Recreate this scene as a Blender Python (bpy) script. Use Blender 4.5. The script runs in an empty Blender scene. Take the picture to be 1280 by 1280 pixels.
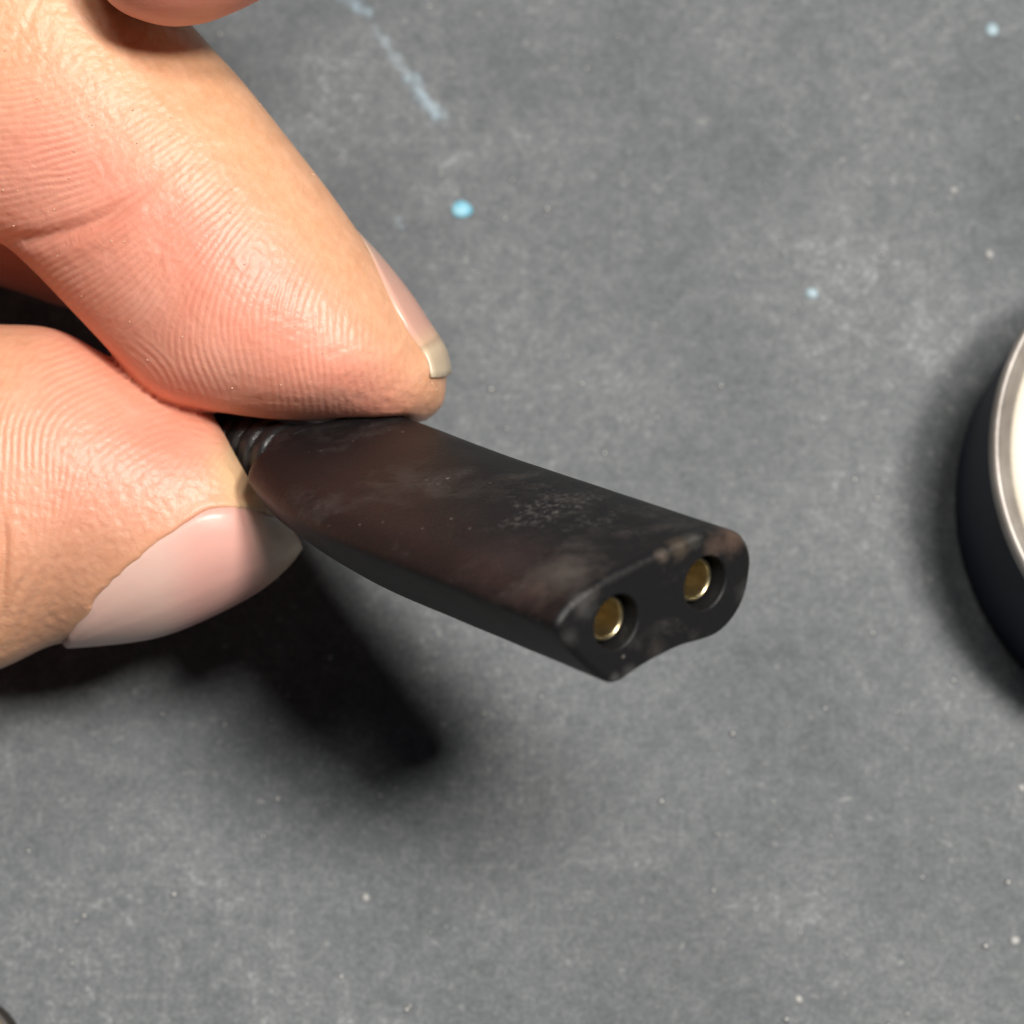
import bpy, bmesh, math, random
import numpy as np
import openvdb as vdb
from mathutils import Vector, Matrix
from mathutils.bvhtree import BVHTree

random.seed(3)
rng = np.random.default_rng(5)
SC = bpy.context.scene
COL = SC.collection
MM = 0.1                      # one Blender unit is one centimetre; lengths below are millimetres

# ------------------------------------------------------------------ camera, light, exposure
TILT = math.radians(14.0)     # the camera looks down, 14 degrees off the vertical
F = 3000.0                    # focal length in pixels of the 1280 px photograph
DG = 172.0                    # distance to the table along the lens axis, mm
CT, ST = math.cos(TILT), math.sin(TILT)
H = DG * CT                   # height of the lens above the table

def cam2w(p):                 # camera frame (x right, y up, -z ahead) to world, mm
    p = np.asarray(p, float)
    x, y, z = p[..., 0], p[..., 1], p[..., 2]
    return np.stack([x, y * CT - z * ST, y * ST + z * CT + H], -1)

def w2cam(p):
    p = np.asarray(p, float)
    x, y, z = p[..., 0], p[..., 1], p[..., 2] - H
    return np.stack([x, y * CT + z * ST, -y * ST + z * CT], -1)

def P(px, py, D):             # camera frame point
    return np.array([(px - 640) / F * D, -(py - 640) / F * D, -D])

def pix(pc):                  # camera frame -> photograph pixels
    D = -pc[..., 2]
    return 640 + pc[..., 0] / D * F, 640 - pc[..., 1] / D * F

def ground_at(px, py):        # world point on the table, mm
    d = np.array([(px - 640) / F, -(py - 640) / F, -1.0])
    t = -H / (d[1] * ST + d[2] * CT)
    return cam2w(d * t)

cam = bpy.data.cameras.new("camera")
cam_o = bpy.data.objects.new("camera", cam)
COL.objects.link(cam_o)
cam_o.location = (0, 0, H * MM)
cam_o.rotation_euler = (TILT, 0, 0)
cam.sensor_width = 36
cam.lens = 36 * F / 1280
cam.clip_start = 0.05
cam.clip_end = 2000
cam.dof.use_dof = True
cam.dof.focus_distance = 139 * MM
APERTURE = 1.85               # mm
cam.dof.aperture_fstop = cam.lens * 1e-3 / (APERTURE * MM)
SC.camera = cam_o

world = bpy.data.worlds.new("World")
SC.world = world
world.use_nodes = True
bg = world.node_tree.nodes["Background"]
bg.inputs[0].default_value = (0.75, 0.85, 1.0, 1)
bg.inputs[1].default_value = 0.03

def lamp(name, loc, target, size, power, color):
    l = bpy.data.lights.new(name, 'AREA')
    l.shape = 'DISK'
    l.size = size * MM
    l.energy = power
    l.color = color
    o = bpy.data.objects.new(name, l)
    COL.objects.link(o)
    o.location = Vector(loc) * MM
    o.rotation_euler = (Vector(target) - Vector(loc)).to_track_quat('-Z', 'Y').to_euler()
    return o

TIPC = P(822, 758, 124)
def from_tip(v, dist):
    v = np.array(v, float); v /= np.linalg.norm(v)
    return cam2w(TIPC + v * dist)
def through(px, py):          # direction from a spot of shadow on the table to the plug's tip
    return TIPC - w2cam(ground_at(px, py))
aim = cam2w(P(600, 640, 160))
lamp("desk_lamp", from_tip(through(472, 985), 270), aim, 40, 8700, (1.0, 0.95, 0.88))
lamp("second_desk_lamp", from_tip(through(622, 1045), 520), aim, 85, 17600, (1.0, 0.95, 0.89))
lamp("ceiling_lamp", from_tip((-6.7, 27.9, 39.9), 800), aim, 150, 10000, (1.0, 0.96, 0.92))

SC.view_settings.view_transform = 'Standard'
SC.view_settings.look = 'None'
SC.view_settings.exposure = 0
SC.view_settings.gamma = 1

# ------------------------------------------------------------------ helpers
def mesh_obj(name, verts, faces, mats, parent=None, smooth=True, cam_frame=True):
    v = np.asarray(verts, float)
    if cam_frame:
        v = cam2w(v)
    me = bpy.data.meshes.new(name)
    me.from_pydata((v * MM).tolist(), [], [tuple(int(i) for i in f) for f in faces])
    bm = bmesh.new(); bm.from_mesh(me)
    bmesh.ops.recalc_face_normals(bm, faces=bm.faces)
    bm.to_mesh(me); bm.free()
    for m in (mats if isinstance(mats, (list, tuple)) else [mats]):
        me.materials.append(m)
    if smooth:
        me.polygons.foreach_set("use_smooth", [True] * len(me.polygons))
    o = bpy.data.objects.new(name, me)
    COL.objects.link(o)
    if parent is not None:
        o.parent = parent
        o.matrix_parent_inverse = parent.matrix_world.inverted()
    return o

def tag(o, label=None, cat=None, group=None, kind=None):
    for k, v in (("label", label), ("category", cat), ("group", group), ("kind", kind)):
        if v is not None:
            o[k] = v
    return o

def empty(name, loc_mm):
    o = bpy.data.objects.new(name, None)
    COL.objects.link(o)
    o.location = Vector(loc_mm) * MM
    bpy.context.view_layer.update()
    return o

class Mat:
    def __init__(s, name):
        s.m = bpy.data.materials.new(name)
        s.m.use_nodes = True
        s.nt = s.m.node_tree
        s.b = s.nt.nodes["Principled BSDF"]
    def n(s, typ, **kw):
        nd = s.nt.nodes.new(typ)
        for k, v in kw.items():
            if k.startswith("i_"):
                key = k[2:]
                key = int(key) if key.isdigit() else key.replace("_", " ")
                nd.inputs[key].default_value = v
            else:
                setattr(nd, k, v)
        return nd
    def l(s, a, b):
        s.nt.links.new(a, b)
    def set(s, **kw):
        for k, v in kw.items():
            s.b.inputs[k.replace("_", " ")].default_value = v
        return s
    def coord(s):
        return s.n("ShaderNodeTexCoord").outputs["Object"]
    def noise(s, vec, scale, detail=4, rough=0.55, dist=0.0):
        nd = s.n("ShaderNodeTexNoise")
        nd.inputs["Scale"].default_value = scale
        nd.inputs["Detail"].default_value = detail
        nd.inputs["Roughness"].default_value = rough
        nd.inputs["Distortion"].default_value = dist
        if vec is not None:
            s.l(vec, nd.inputs["Vector"])
        return nd.outputs[0]
    def ramp(s, fac, stops, interp='LINEAR'):
        nd = s.n("ShaderNodeValToRGB")
        nd.color_ramp.interpolation = interp
        el = nd.color_ramp.elements
        while len(el) < len(stops):
            el.new(0.5)
        for e, (p, c) in zip(el, stops):
            e.position = p
            e.color = c if len(c) == 4 else (*c, 1)
        s.l(fac, nd.inputs[0])
        return nd.outputs[0]
    def mix(s, fac, a, b, blend='MIX'):
        nd = s.n("ShaderNodeMix", data_type='RGBA', blend_type=blend)
        for sock, v in ((nd.inputs[0], fac), (nd.inputs[6], a), (nd.inputs[7], b)):
            if hasattr(v, "links"):
                s.l(v, sock)
            elif isinstance(v, (int, float)):
                sock.default_value = v
            else:
                sock.default_value = v if len(v) == 4 else (*v, 1)
        return nd.outputs[2]
    def math(s, op, a, b=0.0, clamp=False):
        nd = s.n("ShaderNodeMath", operation=op, use_clamp=clamp)
        for sock, v in ((nd.inputs[0], a), (nd.inputs[1], b)):
            if hasattr(v, "links"):
                s.l(v, sock)
            else:
                sock.default_value = v
        return nd.outputs[0]
    def bump(s, h, strength, dist, normal=None):
        nd = s.n("ShaderNodeBump")
        nd.inputs["Strength"].default_value = strength
        nd.inputs["Distance"].default_value = dist
        s.l(h, nd.inputs["Height"])
        if normal is not None:
            s.l(normal, nd.inputs["Normal"])
        return nd.outputs[0]
    def dist_to(s, vec, p):
        nd = s.n("ShaderNodeVectorMath", operation='DISTANCE')
        s.l(vec, nd.inputs[0]); nd.inputs[1].default_value = p
        return nd.outputs["Value"]
    def attr(s, name):
        return s.n("ShaderNodeAttribute", attribute_name=name)

def catmull(pts, n, closed=False):
    pts = np.asarray(pts, float)
    m = len(pts)
    out = []
    segs = m if closed else m - 1
    for i in range(segs):
        if closed:
            p0, p1, p2, p3 = (pts[(i + k) % m] for k in (-1, 0, 1, 2))
        else:
            p0, p1, p2, p3 = (pts[min(max(i + k, 0), m - 1)] for k in (-1, 0, 1, 2))
        for t in np.arange(n) / n:
            out.append(0.5 * (2 * p1 + (p2 - p0) * t + (2 * p0 - 5 * p1 + 4 * p2 - p3) * t * t
                              + (3 * p1 - p0 - 3 * p2 + p3) * t ** 3))
    if not closed:
        out.append(pts[-1])
    return np.array(out)

# ------------------------------------------------------------------ the table top
def table_material():
    m = Mat("dark_grey_table")
    c = m.coord()
    big = m.noise(c, 0.55, 4, 0.6, 0.4)
    mid = m.noise(c, 7.5, 5, 0.66, 0.15)
    fine = m.noise(c, 26, 5, 0.7, 0.3)
    f = m.math('ADD', m.math('MULTIPLY', big, 0.34), m.math('ADD', m.math('MULTIPLY', mid, 0.28), m.math('MULTIPLY', fine, 0.38)))
    col = m.ramp(f, [(0.38, (0.076, 0.085, 0.093)), (0.5, (0.126, 0.138, 0.147)), (0.56, (0.165, 0.178, 0.187)), (0.63, (0.29, 0.304, 0.313))])
    # rubbed pale fibres
    vor = m.n("ShaderNodeTexVoronoi", feature='F1'); vor.inputs["Scale"].default_value = 8.0
    wv = m.n("ShaderNodeVectorMath", operation='ADD')
    nz = m.n("ShaderNodeTexNoise"); nz.inputs["Scale"].default_value = 9; m.l(c, nz.inputs["Vector"])
    sc_ = m.n("ShaderNodeVectorMath", operation='SCALE'); sc_.inputs["Scale"].default_value = 0.14
    m.l(nz.outputs["Color"], sc_.inputs[0]); m.l(c, wv.inputs[0]); m.l(sc_.outputs[0], wv.inputs[1])
    m.l(wv.outputs[0], vor.inputs["Vector"])
    dots = m.ramp(vor.outputs["Distance"], [(0.04, (1, 1, 1)), (0.24, (0, 0, 0))])
    pick = m.ramp(m.noise(c, 3.1, 4), [(0.44, (0, 0, 0)), (0.66, (1, 1, 1))])
    dm = m.math('MULTIPLY', m.math('MULTIPLY', dots, pick), 0.55)
    col = m.mix(dm, col, (0.36, 0.365, 0.36))
    # pale blue scratch, drawn on the surface
    sep = m.n("ShaderNodeSeparateXYZ"); m.l(wv.outputs[0], sep.inputs[0])
    def stroke(a, b, w, inten, colr, col):
        ax, ay = ground_at(*a)[:2] * MM; bx, by = ground_at(*b)[:2] * MM
        ax += 0.07; ay += 0.07; bx += 0.07; by += 0.07
        L = math.hypot(bx - ax, by - ay); ux, uy = (bx - ax) / L, (by - ay) / L
        dx = m.math('SUBTRACT', sep.outputs[0], ax); dy = m.math('SUBTRACT', sep.outputs[1], ay)
        along = m.math('ADD', m.math('MULTIPLY', dx, ux), m.math('MULTIPLY', dy, uy))
        side = m.math('ABSOLUTE', m.math('SUBTRACT', m.math('MULTIPLY', dx, uy), m.math('MULTIPLY', dy, ux)))
        ms = m.math('SUBTRACT', 1.0, m.math('DIVIDE', side, w), True)
        mid_ = m.math('ABSOLUTE', m.math('SUBTRACT', m.math('DIVIDE', along, L), 0.5))
        ml = m.math('MULTIPLY', m.math('SUBTRACT', 0.5, mid_, True), 8.0, True)
        brk = m.ramp(m.noise(c, 10, 4, 0.7), [(0.40, (0.25, 0.25, 0.25)), (0.62, (0.9, 0.9, 0.9))])
        msk = m.math('MULTIPLY', m.math('MULTIPLY', m.math('MULTIPLY', ms, ml), inten), brk, True)
        return m.mix(msk, col, colr)
    pale = (0.42, 0.50, 0.56)
    col = stroke((462, 28), (562, 160), 0.05, 0.55, pale, col)
    col = stroke((508, 92), (552, 152), 0.07, 0.7, (0.36, 0.50, 0.60), col)
    col = stroke((424, -10), (462, 18), 0.065, 0.75, (0.36, 0.50, 0.60), col)
    col = stroke((492, 270), (508, 284), 0.04, 0.35, pale, col)
    m.l(col, m.b.inputs["Base Color"])
    m.set(Roughness=0.62)
    m.b.inputs["Specular IOR Level"].default_value = 0.35
    n1 = m.bump(fine, 0.35, 0.02)
    m.l(n1, m.b.inputs["Normal"])
    return m.m

bm = bmesh.new()
bmesh.ops.create_grid(bm, x_segments=8, y_segments=8, size=450 * MM)
me = bpy.data.meshes.new("table_surface"); bm.to_mesh(me); bm.free()
me.materials.append(table_material())
table = bpy.data.objects.new("table_surface", me)
COL.objects.link(table)
tag(table, "dark grey mottled table top under everything", None, None, "structure")

# ------------------------------------------------------------------ the plug
def rubber_material(name, base, rough, smear, stains_and_sheen=()):
    m = Mat(name)
    c = m.coord()
    a = m.noise(c, 2.1, 6, 0.68, 0.25)
    b = m.noise(c, 38, 4, 0.7)
    patch = m.ramp(a, [(0.52, (0, 0, 0)), (0.74, (1, 1, 1))])
    grain = m.ramp(b, [(0.50, (0, 0, 0)), (0.78, (1, 1, 1))])
    fac = m.math('MULTIPLY', m.math('MULTIPLY', patch, m.math('ADD', 0.35, m.math('MULTIPLY', grain, 0.65))), smear, True)
    col = m.mix(fac, base, (0.12, 0.107, 0.10))
    vo = m.n("ShaderNodeTexVoronoi", feature='F1'); vo.inputs["Scale"].default_value = 11; m.l(c, vo.inputs["Vector"])
    sp = m.math('MULTIPLY', m.ramp(vo.outputs["Distance"], [(0.05, (1, 1, 1)), (0.16, (0, 0, 0))]), m.ramp(m.noise(c, 7, 3), [(0.56, (0, 0, 0)), (0.63, (1, 1, 1))]))
    col = m.mix(m.math('MULTIPLY', sp, 0.5 * min(1, smear * 1.6)), col, (0.30, 0.28, 0.26))
    for p, r, colr, k in stains_and_sheen:
        d = m.dist_to(c, tuple(p))
        dd = m.math('ADD', d, m.math('MULTIPLY', m.math('SUBTRACT', m.noise(c, 9, 5, 0.7), 0.5), r * 1.6))
        s_ = m.math('MULTIPLY', m.math('SUBTRACT', 1.0, m.math('DIVIDE', dd, r), True), k, True)
        col = m.mix(s_, col, colr)
    if stains_and_sheen:                # crumbly dust on the upper side
        gp = Vector(cam2w(ring3(to2(on_face(840, 684))[None], 9.0)[0]) * MM)
        gm = m.math('SUBTRACT', 1.0, m.math('DIVIDE', m.dist_to(c, tuple(gp)), 0.62), True)
        gr = m.ramp(m.noise(c, 26, 5, 0.75), [(0.50, (0, 0, 0)), (0.66, (1, 1, 1))])
        col = m.mix(m.math('MULTIPLY', m.math('MULTIPLY', m.math('MULTIPLY', gm, gr), m.ramp(m.noise(c, 4.5, 4), [(0.45, (0, 0, 0)), (0.62, (1, 1, 1))])), 0.9, True), col, (0.12, 0.115, 0.11))
    m.l(col, m.b.inputs["Base Color"])
    rr = m.math('ADD', rough, m.math('MULTIPLY', fac, 0.25))
    m.l(rr, m.b.inputs["Roughness"])
    m.b.inputs["Specular IOR Level"].default_value = 0.36
    n1 = m.bump(b, 0.6, 0.007)
    n2 = m.bump(a, 0.35, 0.02, n1)
    m.l(n2, m.b.inputs["Normal"])
    return m.m

T = P(822, 758, 124)
B = P(361, 585, 149)
AX = T - B
LEN = np.linalg.norm(AX); AX = AX / LEN
def on_face(px, py):
    d = np.array([(px - 640) / F, -(py - 640) / F, -1.0])
    return d * (np.dot(T, AX) / np.dot(d, AX))
EA = on_face(905, 720) - on_face(740, 792); EA -= AX * np.dot(EA, AX); EA /= np.linalg.norm(EA)
EB = np.cross(AX, EA)
def to2(p): return np.array([np.dot(p - T, EA), np.dot(p - T, EB)])
outline_px = [(693, 784), (703, 768), (717, 752), (741, 734), (772, 717), (811, 697), (840, 683), (868, 670), (890, 664),
              (912, 662), (928, 668), (938, 682), (941, 700), (938, 726), (931, 752), (918, 775), (904, 790), (891, 798), (864, 805),
              (846, 812), (829, 820), (811, 830), (792, 842), (778, 853), (767, 856), (755, 851), (739, 838), (724, 824),
              (711, 807), (700, 793)]
outline = catmull([to2(on_face(*q)) for q in outline_px], 3, True)
# even out spacing
def resample(poly, n):
    d = np.r_[0, np.cumsum(np.linalg.norm(np.roll(poly, -1, 0) - poly, axis=1))]
    q = np.vstack([poly, poly[:1]])
    s = np.linspace(0, d[-1], n, endpoint=False)
    return np.stack([np.interp(s, d, q[:, k]) for k in (0, 1)], -1)
outline = resample(outline, 96)
for _ in range(2):
    outline = 0.25 * np.roll(outline, 1, 0) + 0.5 * outline + 0.25 * np.roll(outline, -1, 0)
tan_ = np.roll(outline, -1, 0) - np.roll(outline, 1, 0)
nor_ = np.stack([tan_[:, 1], -tan_[:, 0]], -1); nor_ /= np.linalg.norm(nor_, axis=1)[:, None]
cen2 = outline.mean(0)
if (nor_ * (outline - cen2)).sum() < 0: nor_ = -nor_
HOLES = [to2(on_face(771, 778)), to2(on_face(882, 729))]
HR = 1.46

def ring3(p2, s):             # 2D profile at distance s behind the tip face
    return T - AX * s + p2[:, :1] * EA + p2[:, 1:] * EB
ang = np.arctan2(*(outline - cen2).T[::-1])
SR_R = 2.6                   # strain relief radius
END = LEN - 1.6               # where the shoulder closes on the relief
_ra = np.random.default_rng(9)
def wobble(n, k):
    a = _ra.standard_normal(n)
    for _ in range(k): a = 0.25 * np.roll(a, 1) + 0.5 * a + 0.25 * np.roll(a, -1)
    return a / a.std()
RIM_W = wobble(len(outline), 6)
def body_profile(s):
    u = np.clip((s - 17) / (END - 17), 0, 1); u = u * u * (3 - 2 * u)
    w = np.clip((s - (END - 9)) / 9, 0, 1) ** 2
    q = outline - cen2
    left = np.clip(-q[:, 0] / 1.5 + 0.5, 0, 1)
    kx = left * (1 - 0.13 * u - 0.22 * w) + (1 - left) * (1 + 0.09 * u)
    p = cen2 + q * np.stack([kx, np.full(len(q), 1 - 0.13 * u)], -1) + np.array([0, 0.35 * u])
    p = p + nor_ * (RIM_W * 0.022 * (1 + 0.5 * math.sin(s * 1.3)))[:, None]
    if s > END - 1.5:
        t = min((s - END + 1.5) / 2.4, 1); t = 1 - math.sqrt(max(0, 1 - t ** 1.7))
        circ = cen2 + np.array([0, 0.35]) + SR_R * 0.9 * np.stack([np.cos(ang), np.sin(ang)], -1)
        p = p * (1 - t) + circ * t
    return p

def build_plug():
    root = empty("power_plug", cam2w(T - AX * LEN * 0.6))
    tag(root, "black two-hole power plug pinched between finger and thumb", "plug")
    ve, fa, mi = [], [], []
    ss = [0.0, 0.07, 0.16, 0.30, 0.5] + list(np.linspace(1.2, END - 1.8, 34)) + list(np.linspace(END - 1.4, END + 0.9, 16))
    inset = {0.0: 0.30, 0.07: 0.16, 0.16: 0.07, 0.30: 0.0}
    n = len(outline)
    for s in ss:
        p = body_profile(s) - nor_ * (inset.get(s, 0.0) * (1 + 0.22 * RIM_W))[:, None]
        ve.append(ring3(p, s))
    nr = len(ss)
    for i in range(nr - 1):
        for j in range(n):
            a, b = i * n + j, i * n + (j + 1) % n
            fa.append((a, b, b + n, a + n))
    V = list(np.vstack(ve))
    fa.append(tuple(range((nr - 1) * n, nr * n)))
    # face with two holes
    me = bpy.data.meshes.new("plug_body")
    bm = bmesh.new()
    bv = [bm.verts.new(Vector(cam2w(v) * MM)) for v in V]
    for f in fa: bm.faces.new([bv[i] for i in f])
    edges = [bm.edges.get((bv[j], bv[(j + 1) % n])) for j in range(n)]
    hn = 40
    for h in HOLES:
        rings = []
        for r, s in ((HR + 0.10, 0.0), (HR + 0.03, 0.05), (HR, 0.16), (HR, 1.4), (HR, 3.0), (HR, 5.5)):
            q = h + r * np.stack([np.cos(np.linspace(0, 2 * np.pi, hn, endpoint=False)), np.sin(np.linspace(0, 2 * np.pi, hn, endpoint=False))], -1)
            rings.append([bm.verts.new(Vector(cam2w(v) * MM)) for v in ring3(q, s)])
        for a, b in zip(rings[:-1], rings[1:]):
            for j in range(hn):
                bm.faces.new((a[j], a[(j + 1) % hn], b[(j + 1) % hn], b[j]))
        bm.faces.new(rings[-1])
        edges += [bm.edges.get((rings[0][j], rings[0][(j + 1) % hn])) for j in range(hn)]
    before = set(bm.faces)
    bmesh.ops.triangle_fill(bm, use_beauty=True, edges=edges)
    bmesh.ops.recalc_face_normals(bm, faces=bm.faces)
    for f in bm.faces: f.smooth = f in before
    for e in bm.edges:
        pass
    bm.to_mesh(me); bm.free()
    w = lambda px, py: Vector(cam2w(on_face(px, py)) * MM)
    ws = lambda px, py, s: Vector(cam2w(ring3(to2(on_face(px, py))[None], s)[0]) * MM)
    body_mat = rubber_material("black_plug_plastic", (0.0060, 0.0058, 0.0066), 0.50, 0.75, stains_and_sheen=[
        (w(915, 672), 0.13, (0.085, 0.055, 0.042), 0.9), (w(893, 682), 0.10, (0.07, 0.048, 0.038), 0.8),
        (w(852, 683), 0.09, (0.11, 0.085, 0.06), 0.6), (w(868, 673), 0.08, (0.08, 0.077, 0.07), 0.6),
        (w(730, 757), 0.10, (0.075, 0.072, 0.07), 0.6), (ws(745, 732, 2.6), 0.26, (0.085, 0.072, 0.064), 0.75), (ws(735, 738, 6.5), 0.34, (0.034, 0.022, 0.022), 0.7), (ws(712, 760, 3.0), 0.16, (0.05, 0.035, 0.032), 0.7), (w(828, 696), 0.06, (0.13, 0.10, 0.08), 0.6), (w(786, 843), 0.07, (0.07, 0.068, 0.066), 0.6), (w(768, 850), 0.05, (0.10, 0.10, 0.10), 0.6), (w(710, 800), 0.08, (0.06, 0.058, 0.056), 0.6), (w(930, 740), 0.09, (0.045, 0.044, 0.043), 0.6), (w(820, 815), 0.08, (0.05, 0.042, 0.038), 0.6)])  # the maroon spot paints in the fingers' reddish reflection; the rest are stains
    me.materials.append(body_mat)
    o = bpy.data.objects.new("plug_body", me); COL.objects.link(o)
    o.parent = root; o.matrix_parent_inverse = root.matrix_world.inverted()
    # brass contact tubes
    br = Mat("brass"); cc = br.coord()
    br.l(br.ramp(br.noise(cc, 14, 4), [(0.35, (0.48, 0.405, 0.235)), (0.65, (0.68, 0.59, 0.38))]), br.b.inputs["Base Color"])
    br.set(Metallic=1.0, Roughness=0.34)
    for h in HOLES:
        vs, fs = [], []
        prof = [(1.24, 5.2), (1.24, 1.0), (1.21, 0.86), (1.16, 0.80), (1.08, 0.82), (1.02, 0.92), (1.0, 1.1), (0.98, 4.9), (0.86, 5.1), (0.4, 5.2), (0.01, 5.25)]
        th = np.linspace(0, 2 * np.pi, 40, endpoint=False)
        for r, s in prof:
            vs.append(ring3(h + r * np.stack([np.cos(th), np.sin(th)], -1), s))
        for i in range(len(prof) - 1):
            for j in range(40):
                fs.append((i * 40 + j, i * 40 + (j + 1) % 40, (i + 1) * 40 + (j + 1) % 40, (i + 1) * 40 + j))
        mesh_obj("contact_tube", np.vstack(vs), fs, br.m, root)
    # ribbed strain relief and cable: swept rings
    rel_mat = rubber_material("black_cable_rubber", (0.016, 0.016, 0.017), 0.20, 0.06)
    c0 = T - AX * (END + 0.9) + cen2[0] * EA + (cen2[1] + 0.35) * EB
    def tube(name, path, radii, n=28):
        path = np.asarray(path); vs, fs = [], []
        up = np.array([0.3, 1.0, 0.2])
        for i, p in enumerate(path):
            d = path[min(i + 1, len(path) - 1)] - path[max(i - 1, 0)]; d /= np.linalg.norm(d)
            x = np.cross(d, up); x /= np.linalg.norm(x); y = np.cross(x, d)
            th = np.linspace(0, 2 * np.pi, n, endpoint=False)[:, None]
            vs.append(p + radii[i] * (np.cos(th) * x + np.sin(th) * y))
        for i in range(len(path) - 1):
            for j in range(n):
                fs.append((i * n + j, i * n + (j + 1) % n, (i + 1) * n + (j + 1) % n, (i + 1) * n + j))
        fs.append(tuple(range(n))); fs.append(tuple(range((len(path) - 1) * n, len(path) * n)))
        return mesh_obj(name, np.vstack(vs), fs, rel_mat, root)
    path = catmull([c0 + AX * 1.2, c0, c0 - AX * 3, c0 - AX * 6.5 + np.array([0, 0.2, 0.3]), c0 - AX * 10 + np.array([-0.8, 0.4, 0.9])], 26)
    rad = []
    for i in range(len(path)):
        s = i / (len(path) - 1) * 11.2
        rib = 0.5 + 0.5 * math.cos((s - 1.6) / 1.4 * 2 * math.pi)
        rad.append((2.55 - 0.07 * s) * (0.82 + 0.18 * min(1, rib * 2.0) ** 0.6))
    tube("strain_relief", path, rad)
    e = path[-1]
    g = w2cam(ground_at(-500, 560) + np.array([0, 0, 1.6])); g2 = w2cam(ground_at(-1300, 900) + np.array([0, 0, 1.6]))
    cp = catmull([path[-6], e, e + np.array([-6, -0.5, -3.2]), P(-60, 440, 164), P(-260, 470, 168), g, g2], 14)
    tube("cable", cp, [1.45] * len(cp), 20)
    return root, o, path, rad, cp

plug_root, plug_body, relief_path, relief_rad, cable_path = build_plug()

# ------------------------------------------------------------------ the hand
class Sweep:
    """A finger: stations (edge pixel, other edge pixel, distance, half depth) -> smooth surface S(t, phi)."""
    def __init__(s, st, exp=2.15, sub=8):
        rows = []
        for l, r, D, h in st:
            a, b = P(*l, D), P(*r, D)
            rows.append(np.r_[(a + b) / 2, (b - a) / 2, h])
        s.rows = catmull(rows, sub)
        s.n = len(s.rows)
        s.exp = exp
    def row(s, t):
        t = np.clip(t, 0, s.n - 1); i = int(min(math.floor(t), s.n - 2)); f = t - i
        return s.rows[i] * (1 - f) + s.rows[i + 1] * f
    def pt(s, t, phi):        # phi 0 = second edge, 90 = towards the lens, 180 = first edge
        r = s.row(t); c, w, h = r[:3], r[3:6], r[6]
        e = -c / np.linalg.norm(c)
        co, si = math.cos(phi), math.sin(phi)
        q = (abs(co) ** s.exp + abs(si) ** s.exp) ** (-1 / s.exp)
        return c + q * (co * w + si * h * e)
    def mesh(s, m=40):
        ph = np.linspace(0, 2 * np.pi, m, endpoint=False)
        V = [s.pt(i, p) for i in range(s.n) for p in ph]
        Q = [(i * m + j, i * m + (j + 1) % m, (i + 1) * m + (j + 1) % m, (i + 1) * m + j) for i in range(s.n - 1) for j in range(m)]
        b = len(V); V.append(s.rows[0][:3]); V.append(s.rows[-1][:3])
        Tt = [(b, (j + 1) % m, j) for j in range(m)] + [(b + 1, (s.n - 1) * m + j, (s.n - 1) * m + (j + 1) % m) for j in range(m)]
        return np.array(V), np.array(Q), np.array(Tt)

INDEX = Sweep([
    ((-640, -330), (-420, -640), 156, 9.0),
    ((-480, -180), (-240, -480), 153, 9.2),
    ((-330, -20), (-60, -320), 151, 9.0),
    ((-190, 150), (110, -165), 150, 9.0),
    ((-70, 270), (200, -20), 150, 8.8),
    ((0, 303), (258, 52), 150, 8.5),
    ((40, 337), (305, 104), 150, 8.6),
    ((95, 394), (367, 182), 150, 8.9),
    ((140, 441), (412, 240), 150, 9.0),
    ((192, 492), (449, 292), 150, 8.8),
    ((250, 510), (482, 342), 150, 8.2),
    ((330, 523), (515, 398), 150, 7.2),
    ((402, 527), (539, 436), 150.5, 6.0),
    ((468, 533), (556, 470), 151, 4.4),
    ((508, 530), (556, 500), 151.3, 2.3),
    ((532, 527), (547, 515), 151.5, 0.5)])
THUMB = Sweep([
    ((-640, 330), (-560, 830), 160, 12.0),
    ((-420, 380), (-400, 900), 157, 11.5),
    ((-250, 405), (-250, 898), 154.5, 11.0),
    ((-100, 405), (-100, 868), 153, 10.2),
    ((0, 406), (0, 836), 153, 9.8),
    ((70, 412), (66, 806), 153, 9.4),
    ((135, 446), (122, 800), 153, 9.0),
    ((200, 489), (196, 790), 153, 8.6),
    ((262, 517), (262, 764), 153, 8.0),
    ((290, 553), (318, 734), 153, 7.0),
    ((318, 596), (352, 706), 153.2, 5.0),
    ((345, 628), (369, 684), 153.4, 2.8),
    ((362, 650), (374, 668), 153.5, 0.8)], exp=2.2)
MIDDLE = Sweep([
    ((-620, -620), (-330, -760), 146, 8.5),
    ((-330, -520), (-60, -720)  , 142, 8.5),
    ((-90, -420), (230, -560), 140, 8.2),
    ((50, -260), (350, -360), 140, 8.0),
    ((88, -150), (392, -215), 140, 7.6),
    ((100, -70), (402, -120), 140, 7.2),
    ((122, -15), (382, -48), 140, 6.3),
    ((150, 14), (335, -6), 140, 4.6),
    ((188, 29), (280, 21), 140, 2.4),
    ((215, 34), (250, 31), 140, 0.5)])
RING = Sweep([
    ((-700, 60), (-640, -340), 164, 8.5),
    ((-420, 210), (-380, -120), 166, 8.0),
    ((-240, 300), (-200, 0), 166, 7.6),
    ((-90, 334), (-70, 60), 165.5, 7.2),
    ((20, 364), (30, 110), 165, 6.8),
    ((90, 386), (100, 160), 164.5, 6.0),
    ((150, 372), (150, 220), 164, 4.0),
    ((185, 330), (185, 270), 163.8, 1.0)])
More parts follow.
